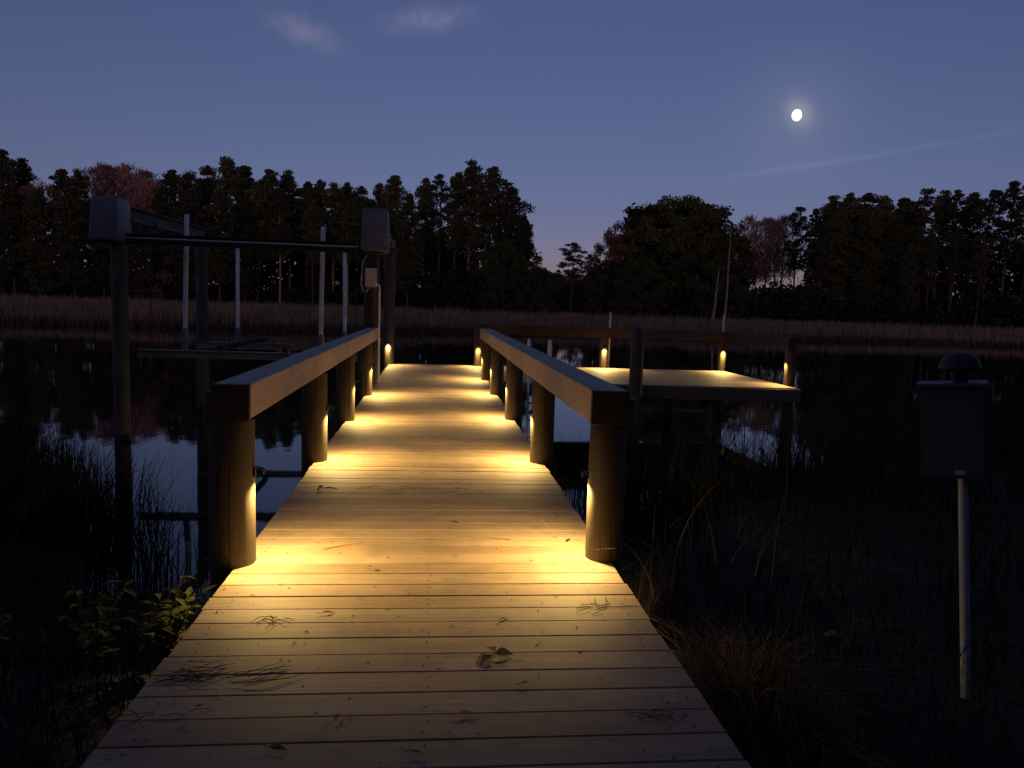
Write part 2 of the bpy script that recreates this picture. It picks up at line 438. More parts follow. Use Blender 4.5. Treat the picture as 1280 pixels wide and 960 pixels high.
def broad_variant(n, per, size, mat, wid=0.42, low=0.02):
    C = []; Rd = []
    for i in range(n):
        t = random.random()**0.8
        z = low+(0.93-low)*t
        env = wid*math.sqrt(max(0.02, 1-((z-0.42)/0.56)**2)) if z > 0.42 else wid*(0.88+0.12*z/0.42)
        a = random.uniform(0, 6.28); rr = env*random.uniform(0.45, 1.0)
        C.append((rr*math.cos(a), rr*math.sin(a), z)); Rd.append(random.uniform(0.05, 0.085))
    V, F = cards(np.array(C), np.array(Rd), per, size, flat=0.8)
    cm = mesh_np('broad_crown', V, F, mat)
    to = trunk_mb(1.0, 0.016, [C[i] for i in range(0, n, 5)], top=0.85).build('trunk', M['bark']); tm = to.data; bpy.data.objects.remove(to)
    return tm, cm

def bare_variant(mat, dens=44):
    """leafless late-autumn tree: upswept limbs with a mist of reddish twigs"""
    C = []; limbs = []
    for i in range(46):
        t = random.random(); z = 0.42+0.54*t
        a = random.uniform(0, 6.28); rr = 0.17*(1-t*0.6)*math.sqrt(random.random())
        C.append((rr*math.cos(a), rr*math.sin(a), z))
    C = np.array(C)
    n = len(C)*dens
    P = np.repeat(C, dens, 0)+rng.normal(0, 0.03, (n, 3))*np.array([1, 1, 1.4])
    P[:, 2] = np.minimum(P[:, 2], 0.955-rng.random(n)*0.03); P[:, :2] *= np.minimum(1, 6*(1.03-P[:, 2]))[:, None]
    d = rng.normal(0, 0.4, (n, 3)); d[:, 2] = np.abs(d[:, 2])+0.7; d /= np.linalg.norm(d, axis=1)[:, None]
    s = np.cross(d, rng.normal(size=(n, 3))); s /= np.linalg.norm(s, axis=1)[:, None]
    ln = rng.uniform(0.02, 0.05, n)[:, None]; w = rng.uniform(0.0016, 0.0038, n)[:, None]
    V = np.stack([P-s*w, P+s*w, P+d*ln+s*w*0.4, P+d*ln-s*w*0.4], 1).reshape(-1, 3)
    cm = mesh_np('bare_crown', V, np.arange(4*n).reshape(n, 4), mat)
    to = trunk_mb(1.0, 0.008, [C[i] for i in range(0, len(C), 2)]).build('trunk', M['palebark']); tm = to.data; bpy.data.objects.remove(to)
    return tm, cm

KIND = {
 'pine': [pine_variant(random.uniform(0.38, 0.5), random.uniform(0.12, 0.155), 80, 130, 0.0125, M['pine'], M['palebark'] if i % 2 else M['bark'], (0.022, 0.076)) for i in range(8)],
 'dense': [pine_variant(random.uniform(0.12, 0.25), random.uniform(0.16, 0.19), 125, 130, 0.013, M['pined'], M['bark'], (0.025, 0.08)) for i in range(6)],
 'open': [pine_variant(random.uniform(0.42, 0.5), random.uniform(0.13, 0.17), 54, 105, 0.0115, M['pined'], M['bark'], (0.02, 0.062)) for i in range(4)],
 'slope': [pine_variant(0.05, 0.30, 170, 130, 0.014, M['pined'], M['bark'], (0.045, 0.075), shape=1) for i in range(2)],
 'broad': [broad_variant(170, 150, 0.0155, M['broad']) for i in range(2)],
 'rust': [broad_variant(120, 110, 0.0145, M['rust'], 0.36) for i in range(2)],
 'bare': [bare_variant(M['mauve']) for i in range(4)],
 'lone': [pine_variant(0.50, 0.19, 34, 110, 0.016, M['pined'], M['bark'], (0.045, 0.07)) for i in range(2)],
}
GROUND_FAR = WATER+0.45
_cnt = {}
def tree(px, topy, dist, kind, wscale=1.0, label=None, group=None, name=None, var=None):
    bx, by, s = bearing(px, topy)
    top = CAMZ+s*dist
    hgt = top-GROUND_FAR
    k = _cnt.get(kind, 0); _cnt[kind] = k+1
    tm, cm = KIND[kind][(k if var is None else var) % len(KIND[kind])]
    nm = name or {'pine': 'pine_tree', 'dense': 'pine_tree', 'open': 'pine_tree', 'slope': 'pine_tree', 'lone': 'pine_tree', 'broad': 'evergreen_tree', 'rust': 'autumn_tree', 'bare': 'bare_tree'}[kind]
    o = empty(nm, (bx*dist, by*dist, GROUND_FAR), label, 'tree', group, rz=random.uniform(0, 6.28))
    o.scale = (hgt*wscale, hgt*wscale, hgt)
    link('trunk', tm, o); link('crown', cm, o)
    return o

LG = 'pines crowded in the left woods'
LL = 'dark pine crowded among others in the left woods beyond the boat lift'
T = tree
T(2, 180, 128, 'pine', 1.0, 'tall dark pine standing at the left end of the treeline', 'distinct trees of the treeline')
T(30, 196, 132, 'pine', 0.9, 'second pine of the left end, leaning against the tallest there', 'distinct trees of the treeline')
T(52, 220, 122, 'rust', 0.6, 'rusty low tree between the left end pines and the motor cover', 'distinct trees of the treeline')
T(76, 206, 130, 'pine', 0.95, 'dark round-topped pine left of the pinkish bare trees', 'distinct trees of the treeline')
T(98, 210, 128, 'pine', 0.8, 'small tufted pine just left of the pinkish bare trees', 'distinct trees of the treeline')
T(14, 226, 118, 'dense', 1.0, LL, LG); T(48, 235, 116, 'dense', 1.0, LL, LG); T(90, 232, 115, 'dense', 1.0, LL, LG); T(128, 240, 116, 'dense', 1.0, LL, LG)
BG = 'bare pinkish trees rising over the left woods'
for i, (px, ty) in enumerate([(118, 206), (131, 201), (146, 205), (158, 201), (170, 213), (182, 209), (190, 220)]):
    T(px, ty, 140+3*(i % 3), 'bare', 1.15, 'bare pinkish tree rising above the left motor cover of the boat lift', BG)
T(176, 246, 118, 'rust', 0.8, 'reddish autumn tree right behind the left motor cover', 'distinct trees of the treeline')
T(156, 262, 112, 'dense', 0.9, LL, LG)
T(214, 208, 132, 'pine', 1.1, 'flat-topped pine just right of the pinkish bare trees', 'distinct trees of the treeline')
T(238, 212, 127, 'dense', 0.9, LL, LG)
T(262, 203, 131, 'pine', 0.85, LL, LG)
T(286, 193, 126, 'pine', 1.0, 'highest pointed pine above the middle of the boat lift', 'distinct trees of the treeline')
T(308, 204, 133, 'pine', 0.9, LL, LG)
for px, ty, d, k, w in [(338, 206, 128, 'pine', .95), (362, 211, 131, 'pine', .9), (384, 222, 126, 'pine', .8), (402, 221, 133, 'dense', .8), (418, 227, 127, 'pine', .85), (434, 224, 131, 'pine', .8),
        (454, 229, 126, 'pine', .85), (474, 226, 133, 'dense', .8), (322, 224, 120, 'pine', .8), (350, 236, 118, 'pine', .9), (392, 246, 117, 'pine', .9), (436, 248, 116, 'pine', .9),
        (200, 238, 118, 'dense', .9), (232, 240, 117, 'dense', .9), (274, 234, 117, 'dense', .9), (306, 244, 118, 'dense', .9), (476, 246, 117, 'pine', .9),
        (250, 222, 140, 'pine', 1.), (328, 226, 141, 'pine', 1.), (376, 232, 140, 'pine', 1.), (446, 240, 141, 'pine', 1.)]:
    T(px, ty, d, k, w, LL, LG)
T(496, 216, 128, 'pine', 0.85, 'narrow pine rising above the right motor cover', 'distinct trees of the treeline')
T(512, 238, 118, 'dense', 0.85, LL, LG)
T(532, 217, 125, 'pine', 0.8, 'pine with a notch of sky between it and the tall pines of the gap', 'distinct trees of the treeline')
T(550, 214, 121, 'open', 0.95, 'tall pine with bare lower trunk left of the tallest pine by the gap', 'distinct trees of the treeline')
T(590, 199, 117, 'pine', 1.0, 'tallest pine near the gap in the treeline', 'distinct trees of the treeline')
T(572, 210, 119, 'pine', 0.85, 'pine touching the tallest one on its left side', 'distinct trees of the treeline')
T(616, 205, 115, 'dense', 1.05, 'full dense pine on the right shoulder of the tallest one', 'distinct trees of the treeline')
T(640, 232, 113, 'dense', 1.15, 'shorter dense pine at the left woods edge facing the gap', 'distinct trees of the treeline')
T(655, 268, 111, 'slope', 0.85, 'low spreading evergreen with boughs stepping down into the gap', 'distinct trees of the treeline')
T(676, 330, 108, 'broad', 0.8, 'small dark bush-like tree at the foot of the gap, left side', 'distinct trees of the treeline')
T(632, 300, 108, 'broad', 0.8, 'dark rounded evergreen filling the foot of the left woods near the gap', 'distinct trees of the treeline')
# the gap
T(717, 300, 230, 'lone', 1.25, 'lone pine with layered boughs standing in the gap of the treeline', 'distinct trees of the treeline', var=0)
T(737, 316, 236, 'lone', 0.85, 'slim smaller pine beside the lone pine in the gap', 'distinct trees of the treeline', var=1)
for i, px in enumerate([688, 698, 708, 720, 730, 742, 752]):
    T(px, 336+random.uniform(0, 9), 285+random.uniform(-8, 8), 'rust', 1.5, 'low reddish tree far off behind the gap in the treeline', 'far reddish trees behind the gap')
# right of the gap
T(762, 292, 121, 'rust', 0.75, 'reddish tree on the left flank of the big round evergreen', 'distinct trees of the treeline')
T(786, 266, 124, 'rust', 0.7, 'tall rusty tree leaning into the big round evergreen', 'distinct trees of the treeline')
T(752, 340, 116, 'broad', 0.8, 'small dark bush-like tree at the foot of the gap, right side', 'distinct trees of the treeline')
T(848, 239, 122, 'broad', 1.0, 'big round evergreen just right of the gap', 'distinct trees of the treeline', var=0)
T(812, 252, 126, 'broad', 0.8, 'evergreen merging with the left side of the big round evergreen', 'distinct trees of the treeline', var=1)
T(886, 252, 119, 'broad', 0.9, 'evergreen merging with the right side of the big round evergreen', 'distinct trees of the treeline', var=1)
T(914, 288, 117, 'broad', 0.75, 'lower rounded evergreen at the right edge of the big round one', 'distinct trees of the treeline', var=0)
T(800, 320, 113, 'broad', 1.0, 'dark evergreen filling the foot of the big round one', 'distinct trees of the treeline')
RB = 'bare reddish trees with sky between their trunks'
for i, px in enumerate([938, 950, 962, 972, 984]):
    T(px, 270+random.uniform(-4, 7), 150+4*(i % 2), 'bare', 1.15, 'bare reddish tree with dusk sky between the trunks, right of the round evergreen', RB)
RG = 'pines crowded in the right woods'
RLb = 'dark pine crowded among others in the right woods under the moon'
T(1000, 255, 140, 'open', 1.0, 'first pine with knobbly top right of the bare reddish trees', 'distinct trees of the treeline')
for px, ty, d, k, w in [(1022, 257, 138, 'open', .9), (1042, 243, 134, 'pine', .95), (1062, 237, 132, 'pine', 1.), (1084, 237, 134, 'pine', 1.), (1106, 241, 133, 'pine', .95), (1130, 244, 136, 'pine', .95),
        (1146, 246, 139, 'pine', .9), (1052, 262, 128, 'dense', .9), (1088, 262, 127, 'dense', .95), (1122, 268, 128, 'dense', .85), (1030, 290, 128, 'open', .9), (1014, 300, 132, 'open', .8)]:
    T(px, ty, d, k, w, RLb, RG)
T(1160, 231, 130, 'open', 1.0, 'thin see-through pine with sky showing in its crown, right woods', 'distinct trees of the treeline')
T(1180, 236, 137, 'pine', .9, RLb, RG); T(1200, 233, 134, 'open', .95, RLb, RG); T(1218, 235, 138, 'pine', .85, RLb, RG)
T(1242, 231, 131, 'open', 1.0, 'pine with forked limbs against the sky near the right end', 'distinct trees of the treeline')
T(1266, 222, 128, 'open', 1.05, 'tallest pine at the right end of the treeline', 'distinct trees of the treeline')
T(1290, 226, 132, 'open', 1.05, RLb, RG); T(1196, 280, 126, 'open', .9, RLb, RG); T(1230, 290, 124, 'open', .9, RLb, RG); pass
T(1166, 296, 126, 'open', .8, RLb, RG); T(1140, 300, 125, 'dense', .7, RLb, RG)
for px in (-40, -80, -120, 1330, 1370, 1410):
    T(px, 205 if px < 0 else 228, 130, 'dense', 1.1, LL if px < 0 else RLb, LG if px < 0 else RG)

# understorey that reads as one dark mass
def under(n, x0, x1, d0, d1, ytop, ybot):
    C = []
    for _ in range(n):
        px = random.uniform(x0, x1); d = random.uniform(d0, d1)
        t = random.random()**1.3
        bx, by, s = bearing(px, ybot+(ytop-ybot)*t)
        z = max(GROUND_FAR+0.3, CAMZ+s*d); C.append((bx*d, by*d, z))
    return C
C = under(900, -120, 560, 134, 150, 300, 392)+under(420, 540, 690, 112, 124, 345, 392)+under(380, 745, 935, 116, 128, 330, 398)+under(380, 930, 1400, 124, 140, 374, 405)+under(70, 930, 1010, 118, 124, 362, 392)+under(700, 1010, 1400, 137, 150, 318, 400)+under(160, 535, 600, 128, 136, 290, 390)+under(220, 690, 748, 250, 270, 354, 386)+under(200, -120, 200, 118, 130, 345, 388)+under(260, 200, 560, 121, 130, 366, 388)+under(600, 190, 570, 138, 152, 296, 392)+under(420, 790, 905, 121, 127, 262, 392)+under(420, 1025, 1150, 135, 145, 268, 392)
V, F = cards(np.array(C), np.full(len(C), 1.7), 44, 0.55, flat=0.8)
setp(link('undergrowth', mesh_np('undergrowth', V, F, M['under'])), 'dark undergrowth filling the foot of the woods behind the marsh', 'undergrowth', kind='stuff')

# unseen woods added behind and to the right, to block low sky light
C = []
for _ in range(560):
    a = R(random.uniform(95, 255)); d = random.uniform(13, 24) if a > R(110) else random.uniform(15, 26)
    C.append((math.sin(a)*d, math.cos(a)*d, random.uniform(0.5, 13.5)))
V, F = cards(np.array(C), np.full(len(C), 2.0), 26, 1.15, flat=0.8)
setp(link('woods', mesh_np('woods', V, F, M['under'])), 'unseen woods added behind the viewer to block low sky light', 'woods', kind='stuff')

# two pale leaning dead trunks at the marsh edge
for (xb, yb, xt, yt, r0, lab) in [(907, 372, 914, 284, 0.16, 'tall thin pale dead trunk leaning beside the round evergreen'), (892, 362, 899, 336, 0.2, 'short pale broken trunk left of the tall thin dead trunk')]:
    d = 104
    a = bearing(xb, yb); b_ = bearing(xt, yt)
    base = Vector((a[0]*d, a[1]*d, GROUND_FAR-0.1)); top = Vector((b_[0]*d, b_[1]*d, CAMZ+b_[2]*d))
    tp = top-base
    o = MB().tube([(0, 0, 0), tp*0.35+Vector((0.1, 0, 0)), tp*0.7, tp], [r0, r0*0.8, r0*0.6, r0*0.25], 8).tube([tp*0.6, tp*0.66+Vector((0.5, 0.2, 0.3))], [r0*0.3, r0*0.1], 5).build('dead_trunk', M['palebark'])
    o.location = base; setp(o, lab, 'dead trunk')

# ------------------------------------------------------------------ walkway
PITCH = 0.1432
def boards_mb(x0, x1, y0, y1, along='x', phase=0.0):
    """deck planks with eased edges, small gaps and screw heads"""
    mb = MB(); y = y0+phase
    while y < y1-0.06:
        w = PITCH-random.choice((random.uniform(0.0004, 0.0015), random.uniform(0.002, 0.004), random.uniform(0.004, 0.0062))); dz = random.uniform(-0.0012, 0.0012); tl = random.uniform(-0.0009, 0.0009)
        a = x0+random.uniform(-0.006, 0.006); c = x1+random.uniform(-0.006, 0.006); e = 0.004
        prof = [(0, -0.034), (w, -0.034), (w, -e), (w-e, 0), (e, 0), (0, -e)]
        nseg = 4; vs = []; fs = []
        for s in range(nseg+1):
            x = a+(c-a)*s/nseg; cup = random.uniform(-0.0006, 0.0006); sy = random.uniform(-0.0006, 0.0006)
            for (py, pz) in prof:
                vs.append((x, y+py+sy, pz+dz+tl*(py/w-0.5)+(cup if pz > -0.02 else 0)))
        for s in range(nseg):
            for k in range(6):
                k2 = (k+1) % 6
                fs.append((s*6+k, (s+1)*6+k, (s+1)*6+k2, s*6+k2))
        fs.append(tuple(range(6))); fs.append(tuple(nseg*6+k for k in reversed(range(6))))
        mb.add(vs, fs)
        for jx in np.arange(x0+0.09, x1, (x1-x0-0.18)/max(2, round((x1-x0)/0.85))):
            for fy in (0.27, 0.74):
                if random.random() < 0.12: continue
                cx, cy, rr = jx+random.uniform(-0.012, 0.012), y+w*fy+random.uniform(-0.006, 0.006), 0.0046
                mb.add([(cx+rr*math.cos(q*math.pi/3), cy+rr*math.sin(q*math.pi/3), dz+0.0012) for q in range(6)], [tuple(range(6))], 1)
        y += PITCH
    return mb

walk = empty('dock_walkway', (0, 0, 0), 'long plank walkway running from the bank out over the water', 'dock walkway')
START = 2.193-24*PITCH
boards_mb(-0.935, 0.935, START, 16.46).build('deck_boards', [M['deck'], M['screw']], walk)
for sx in (-1, 1):
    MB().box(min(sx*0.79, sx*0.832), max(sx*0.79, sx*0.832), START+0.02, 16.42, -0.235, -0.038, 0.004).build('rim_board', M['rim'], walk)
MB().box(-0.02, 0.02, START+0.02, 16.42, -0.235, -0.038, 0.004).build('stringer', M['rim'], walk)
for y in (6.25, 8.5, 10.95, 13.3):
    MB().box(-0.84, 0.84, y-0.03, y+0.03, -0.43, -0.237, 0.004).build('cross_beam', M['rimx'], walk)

plat = empty('dock_platform', (0, 0, 0), 'square plank platform over the water joined to the right of the walkway', 'dock platform')
boards_mb(0.945, 6.5, 13.10, 16.62).build('deck_boards', [M['deck'], M['screw']], plat)
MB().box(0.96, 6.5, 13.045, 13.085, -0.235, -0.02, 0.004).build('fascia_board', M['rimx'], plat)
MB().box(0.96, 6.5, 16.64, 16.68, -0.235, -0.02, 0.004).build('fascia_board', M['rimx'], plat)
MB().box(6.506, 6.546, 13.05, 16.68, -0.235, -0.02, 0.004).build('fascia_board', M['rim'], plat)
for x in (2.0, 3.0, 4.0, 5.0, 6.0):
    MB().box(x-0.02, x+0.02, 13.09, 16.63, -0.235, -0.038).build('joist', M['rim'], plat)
for (x, y) in ((5.1, 13.55), (1.6, 16.2), (5.1, 16.2)):
    MB().tube([(x, y, -2.2), (x, y, -0.24)], [0.11, 0.1], 16).build('piling', M['old'], plat, True)

def round_post(x, y, z0, z1, r=0.1, mat='post', parent=None, name='post', notch=0):
    mb = MB(); n = 22; pts = []; rads = []
    k = 9
    for i in range(k):
        t = i/(k-1)
        pts.append((x+0.004*math.sin(5*t+x*3), y+0.004*math.cos(4*t+y), z0+(z1-z0)*t)); rads.append(r*(1.05-0.07*t)*random.uniform(0.99, 1.01))
    pts.append((x, y, z1+0.006)); rads.append(rads[-1]*0.9)
    mb.tube(pts, rads, n)
    if notch:   # the part left behind the side board after notching
        mb.tube([(x+notch*0.055, y, z1-0.02), (x+notch*0.055, y, 0.846)], 0.078, 18)
    return mb.build(name, M[mat], parent, True)

# ------------------------------------------------------------------ lamps
lens_mesh = None
def build_lamp():
    t = empty('post_lamp', (0, 0, 0), '', 'dock lamp')
    mb = MB()   # half-round hood, open below; local +x points away from the post
    prof = [(0.0, 0.016), (0.012, 0.0155), (0.022, 0.013), (0.03, 0.008), (0.034, 0.0), (0.034, -0.013)]
    vs = []; fs = []; hw = 0.03
    for (px_, pz) in prof:
        for s in (-1, 1): vs.append((px_, s*hw*(1.0 if pz < 0.03 else 0.9), pz))
    n = len(prof)
    for i in range(n-1): fs.append((2*i, 2*i+1, 2*i+3, 2*i+2))
    for s in (0, 1):
        c = len(vs); vs.append((0.0, (-hw if s == 0 else hw), -0.014))
        f = [2*i+s for i in range(n)]+[c]
        fs.append(tuple(f if s == 0 else reversed(f)))
    mb.add(vs, fs)
    mb.build('hood', M['black'], t, True)
    MB().box(-0.012, -0.001, -0.03, 0.03, -0.02, 0.02, 0.002).build('back_plate', M['black'], t)
    MB().box(0.004, 0.031, -0.024, 0.024, -0.0125, 0.002, 0.003).build('lens', M['lens'], t)
    ld = bpy.data.lights.new('lamp_light', 'SPOT')
    ld.energy = LAMP_W; ld.color = (1.0, 0.675, 0.215); ld.spot_size = R(160); ld.spot_blend = 0.85; ld.shadow_soft_size = 0.012
    lo = bpy.data.objects.new('lamp_light', ld); COL.objects.link(lo); lo.parent = t
    lo.location = (0.032, 0, -0.028); lo.rotation_euler = (0, R(-24), 0)
    return t
LAMP_W = 5.8
LAMPS = [
 ((-0.846, 3.80, 0.455), 0, 'lit hooded lamp on the nearest post of the left handrail'),
 ((-0.838, 6.28, 0.43), 0, 'lit hooded lamp on the second post of the left handrail'),
 ((-0.838, 8.45, 0.43), 0, 'lit hooded lamp on the third post of the left handrail'),
 ((-0.838, 10.75, 0.43), 0, 'lit hooded lamp on the fourth post of the left handrail, before the lift piling'),
 ((-0.95, 16.19, 0.45), -90, 'lit lamp on the piling at the left far corner of the walkway'),
 ((0.815, 3.87, 0.44), 180, 'lit hooded lamp on the nearest post of the right handrail'),
 ((0.835, 6.32, 0.42), 180, 'lit hooded lamp on the second post of the right handrail'),
 ((0.835, 8.75, 0.42), 180, 'lit hooded lamp on the third post of the right handrail'),
 ((0.835, 11.2, 0.42), 180, 'lit hooded lamp on the fourth post of the right handrail'),
 ((0.835, 13.32, 0.43), 180, 'lit hooded lamp on the last post of the right handrail'),
 ((0.93, 16.29, 0.44), -90, 'lit lamp on the post at the right far corner of the walkway'),
 ((3.76, 16.69, 0.47), -90, 'lit lamp on the middle post of the back rail of the platform'),
 ((6.48, 16.69, 0.49), -90, 'lit lamp on the back right corner post of the platform'),
 ((6.505, 13.68, 0.46), 180, 'lit lamp on the front right corner post of the platform, seen from the side'),
]
lamp0 = build_lamp()
for i, (loc, rz, lab) in enumerate(LAMPS):
    l = lamp0 if i == 0 else copy_tree(lamp0)
    l.location = loc; l.rotation_euler = (0, 0, R(rz)); setp(l, lab, 'dock lamp', 'lit lamps on the dock posts')
    if i in (11, 12, 13):   # the platform lamps burn brighter
        lo = [c for c in l.children if c.type == 'LIGHT'][0]; lo.data = lo.data.copy(); lo.data.energy = LAMP_W*(0.75 if i == 13 else 1.7)

# ------------------------------------------------------------------ handrails
def side_railing(sx, xi, y0, y1, posts, label, wid=0.19, joints=()):
    joints = list(joints)
    """xi: inner face of the rail; the rail lies outward from it"""
    t = empty('railing', (sx*0.94, y0, 0), label, 'railing', 'handrails of the walkway')
    def X(a): return a-sx*0.94
    lo, hi = sorted((X(sx*xi), X(sx*(xi+0.043))))
    cut = 0
    for k, c in enumerate(joints+[y1]):   # boards butted end to end over a post
        MB().box(lo, hi, cut, c-y0-(0.003 if k < len(joints) else 0), 0.722, 0.89+0.001*k, 0.004).build('side_board', M['rail_y'], t)
        cut = c-y0
    lo, hi = sorted((X(sx*(xi+0.0445)), X(sx*(xi+wid))))
    MB().box(lo, hi, 0, y1-y0, 0.848, 0.889, 0.005).build('top_board', M['rail_y'], t)
    lo, hi = sorted((X(sx*(xi-0.002)), X(sx*(xi+wid+0.002))))
    MB().box(lo, hi, -0.04, -0.002, 0.718, 0.888, 0.004).build('end_block', M['endgrain_shaded'], t)
    for (x, y, r) in posts:
        round_post(X(sx*x), y-y0, -1.6, 0.713, r, 'post', t, 'post', sx)
    return t
side_railing(-1, 0.863, 3.74, 12.17, [(0.96, 3.80, 0.108), (0.945, 6.28, 0.103), (0.945, 8.45, 0.103), (0.945, 10.78, 0.103)], 'wooden handrail on round posts along the left side of the walkway', 0.17, (4.75, 8.45))
side_railing(1, 0.80, 3.81, 13.46, [(0.915, 3.87, 0.097), (0.925, 6.32, 0.10), (0.935, 8.75, 0.10), (0.935, 11.2, 0.10), (0.935, 13.32, 0.10)], 'wooden handrail on round posts along the right side of the walkway', 0.19, (8.75,))

t = empty('railing', (0.95, 16.8, 0), 'dark rail round the back and right side of the square platform', 'railing')
X0, Y0 = 0.95, 16.8
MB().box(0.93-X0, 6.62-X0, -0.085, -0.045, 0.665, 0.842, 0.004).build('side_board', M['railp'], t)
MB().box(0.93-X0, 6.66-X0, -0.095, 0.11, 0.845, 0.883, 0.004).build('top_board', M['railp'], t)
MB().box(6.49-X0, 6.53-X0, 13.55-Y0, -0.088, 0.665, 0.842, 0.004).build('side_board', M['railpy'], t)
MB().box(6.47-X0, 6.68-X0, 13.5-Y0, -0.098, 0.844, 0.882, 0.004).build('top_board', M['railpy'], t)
for (x, y) in ((0.95, 16.4), (3.76, 16.8), (6.48, 16.8), (6.61, 13.68)):
    round_post(x-X0, y-Y0, -1.8, 0.842 if y < 16.5 else 0.842, 0.1, 'post', t)

o = round_post(0, 0, -1.25, 0.945, 0.115, 'old', None, 'dock_piling'); o.location = (3.48, 12.92, 0)
setp(o, 'dark round piling standing just in front of the square platform', 'piling')

# white pipes behind the back rail
for (x, y, zt, lab) in ((3.95, 17.1, 1.24, 'thin white pole rising behind the back rail near its middle post'), (6.61, 17.12, 1.26, 'thin white pole rising behind the back right corner of the platform')):
    o = MB().tube([(0, 0, -2.0), (0, 0, zt-0.02), (0, 0, zt)], [0.026, 0.026, 0.018], 12).build('marker_pole', M['pvc'], None, True)
    o.location = (x, y, 0); setp(o, lab, 'marker pole')

# ladder at the platform front
t = empty('dock_ladder', (1.81, 13.0, 0), 'white ladder with rounded handles on the front edge of the platform', 'ladder')
for sx in (-0.18, 0.18):
    pts = [(sx, 0, -1.4), (sx, 0, 0.55)]+[(sx, 0.11-0.11*math.cos(a), 0.62+0.11*math.sin(a)) for a in (0.0, 0.5, 1.05, 1.57, 2.1, 2.64, 3.14)]+[(sx, 0.22, 0.0)]
    MB().tube(pts, 0.02, 10).build('ladder_rail', M['pvc'], t, True)
for z in (-0.95, -0.65, -0.35):
    MB().box(-0.16, 0.16, -0.03, 0.03, z-0.015, z+0.015, 0.005).build('rung', M['pvc'], t)

# ------------------------------------------------------------------ boat lift
XL, XR, YN, YF = -4.62, -1.0, 12.3, 15.95
lift = empty('boat_lift', (XL, YN, 0), 'empty boat lift with four pilings, grey motor covers and white guide poles', 'boat lift')
def LX(x): return x-XL
def LY(y): return y-YN
def lp(x, y, z): return (LX(x), LY(y), z)
round_post(-0.15, 0, -2.2, 2.1, 0.115, 'old', lift, 'piling')
round_post(LX(XR), 0, -2.2, 2.1, 0.115, 'post', lift, 'piling')
round_post(LX(XL), LY(YF), -2.2, 2.42, 0.115, 'old', lift, 'piling')
round_post(LX(XR+0.05), LY(16.3), -2.2, 2.42, 0.115, 'old', lift, 'piling')
def housing(x, y):
    bm = bmesh.new(); bmesh.ops.create_cube(bm, size=1)
    for v in bm.verts:
        up_ = v.co.z > 0
        w = 0.41 if not up_ else 0.365
        v.co = Vector((v.co.x*w, v.co.y*(0.62 if not up_ else 0.54), v.co.z*0.64))
        if up_ and v.co.y < 0: v.co.y += 0.03
    bmesh.ops.bevel(bm, geom=[e for e in bm.edges], offset=0.035, segments=3, profile=0.5, affect='EDGES')
    mb = MB(); bm.verts.index_update()
    mb.add([v.co+Vector((LX(x), LY(y), 2.38)) for v in bm.verts], [[v.index for v in f.verts] for f in bm.faces]); bm.free()
    mb.build('motor_cover', M['housing'], lift, True)
    MB().box(LX(x)-0.13, LX(x)+0.13, LY(y)-0.2, LY(y)+0.2, 2.03, 2.075, 0.004).build('motor_bracket', M['darkalu'], lift)
housing(XL-0.22, YN-0.1); housing(-0.93, YN-0.12)
for x, yend in ((XL, YF), (XR+0.02, 16.3)):
    y1 = LY(yend)+0.2; y0 = 0.16
    sh = (lambda v: (v[0]-(0.17 if x == XL else 0)*(1-(v[1]-y0)/(y1-y0)), v[1], v[2]))   # the left beam runs from its motor to the far piling
    mb = MB()
    mb.box(LX(x)-0.07, LX(x)+0.07, y0, y1, 2.425, 2.445).box(LX(x)-0.07, LX(x)+0.07, y0, y1, 2.62, 2.64).box(LX(x)-0.012, LX(x)+0.012, y0, y1, 2.446, 2.619)
    mb.v = [sh(v) for v in mb.v]
    mb.build('top_beam', M['darkalu'], lift)
    MB().tube([sh((LX(x)+0.14, y0, 2.40)), sh((LX(x)+0.14, y1, 2.40))], 0.032, 12).build('drive_pipe', M['darkalu'], lift, True)
    for yy in (1.1, 2.6):
        q = sh((LX(x), yy, 0))
        MB().tube([(q[0]+0.14, yy-0.06, 2.40), (q[0]+0.14, yy-0.055, 2.40), (q[0]+0.14, yy+0.055, 2.40), (q[0]+0.14, yy+0.06, 2.40)], [0.075, 0.045, 0.045, 0.075], 14).build('cable_winder', M['alu'], lift, True)
mb = MB(); mb.box(LX(XL)-0.1, LX(XR)-0.22, -0.06, 0.06, 2.04, 2.055).box(LX(XL)-0.1, LX(XR)-0.22, -0.06, 0.06, 2.185, 2.20).box(LX(XL)-0.1, LX(XR)-0.22, -0.012, 0.012, 2.056, 2.184)
mb.build('cross_beam', M['darkalu'], lift)
MB().tube([(LX(XL)-0.1, -0.085, 2.13), (LX(XR)-0.2, -0.085, 2.13)], 0.013, 10).build('cross_pipe', M['pole'], lift, True)
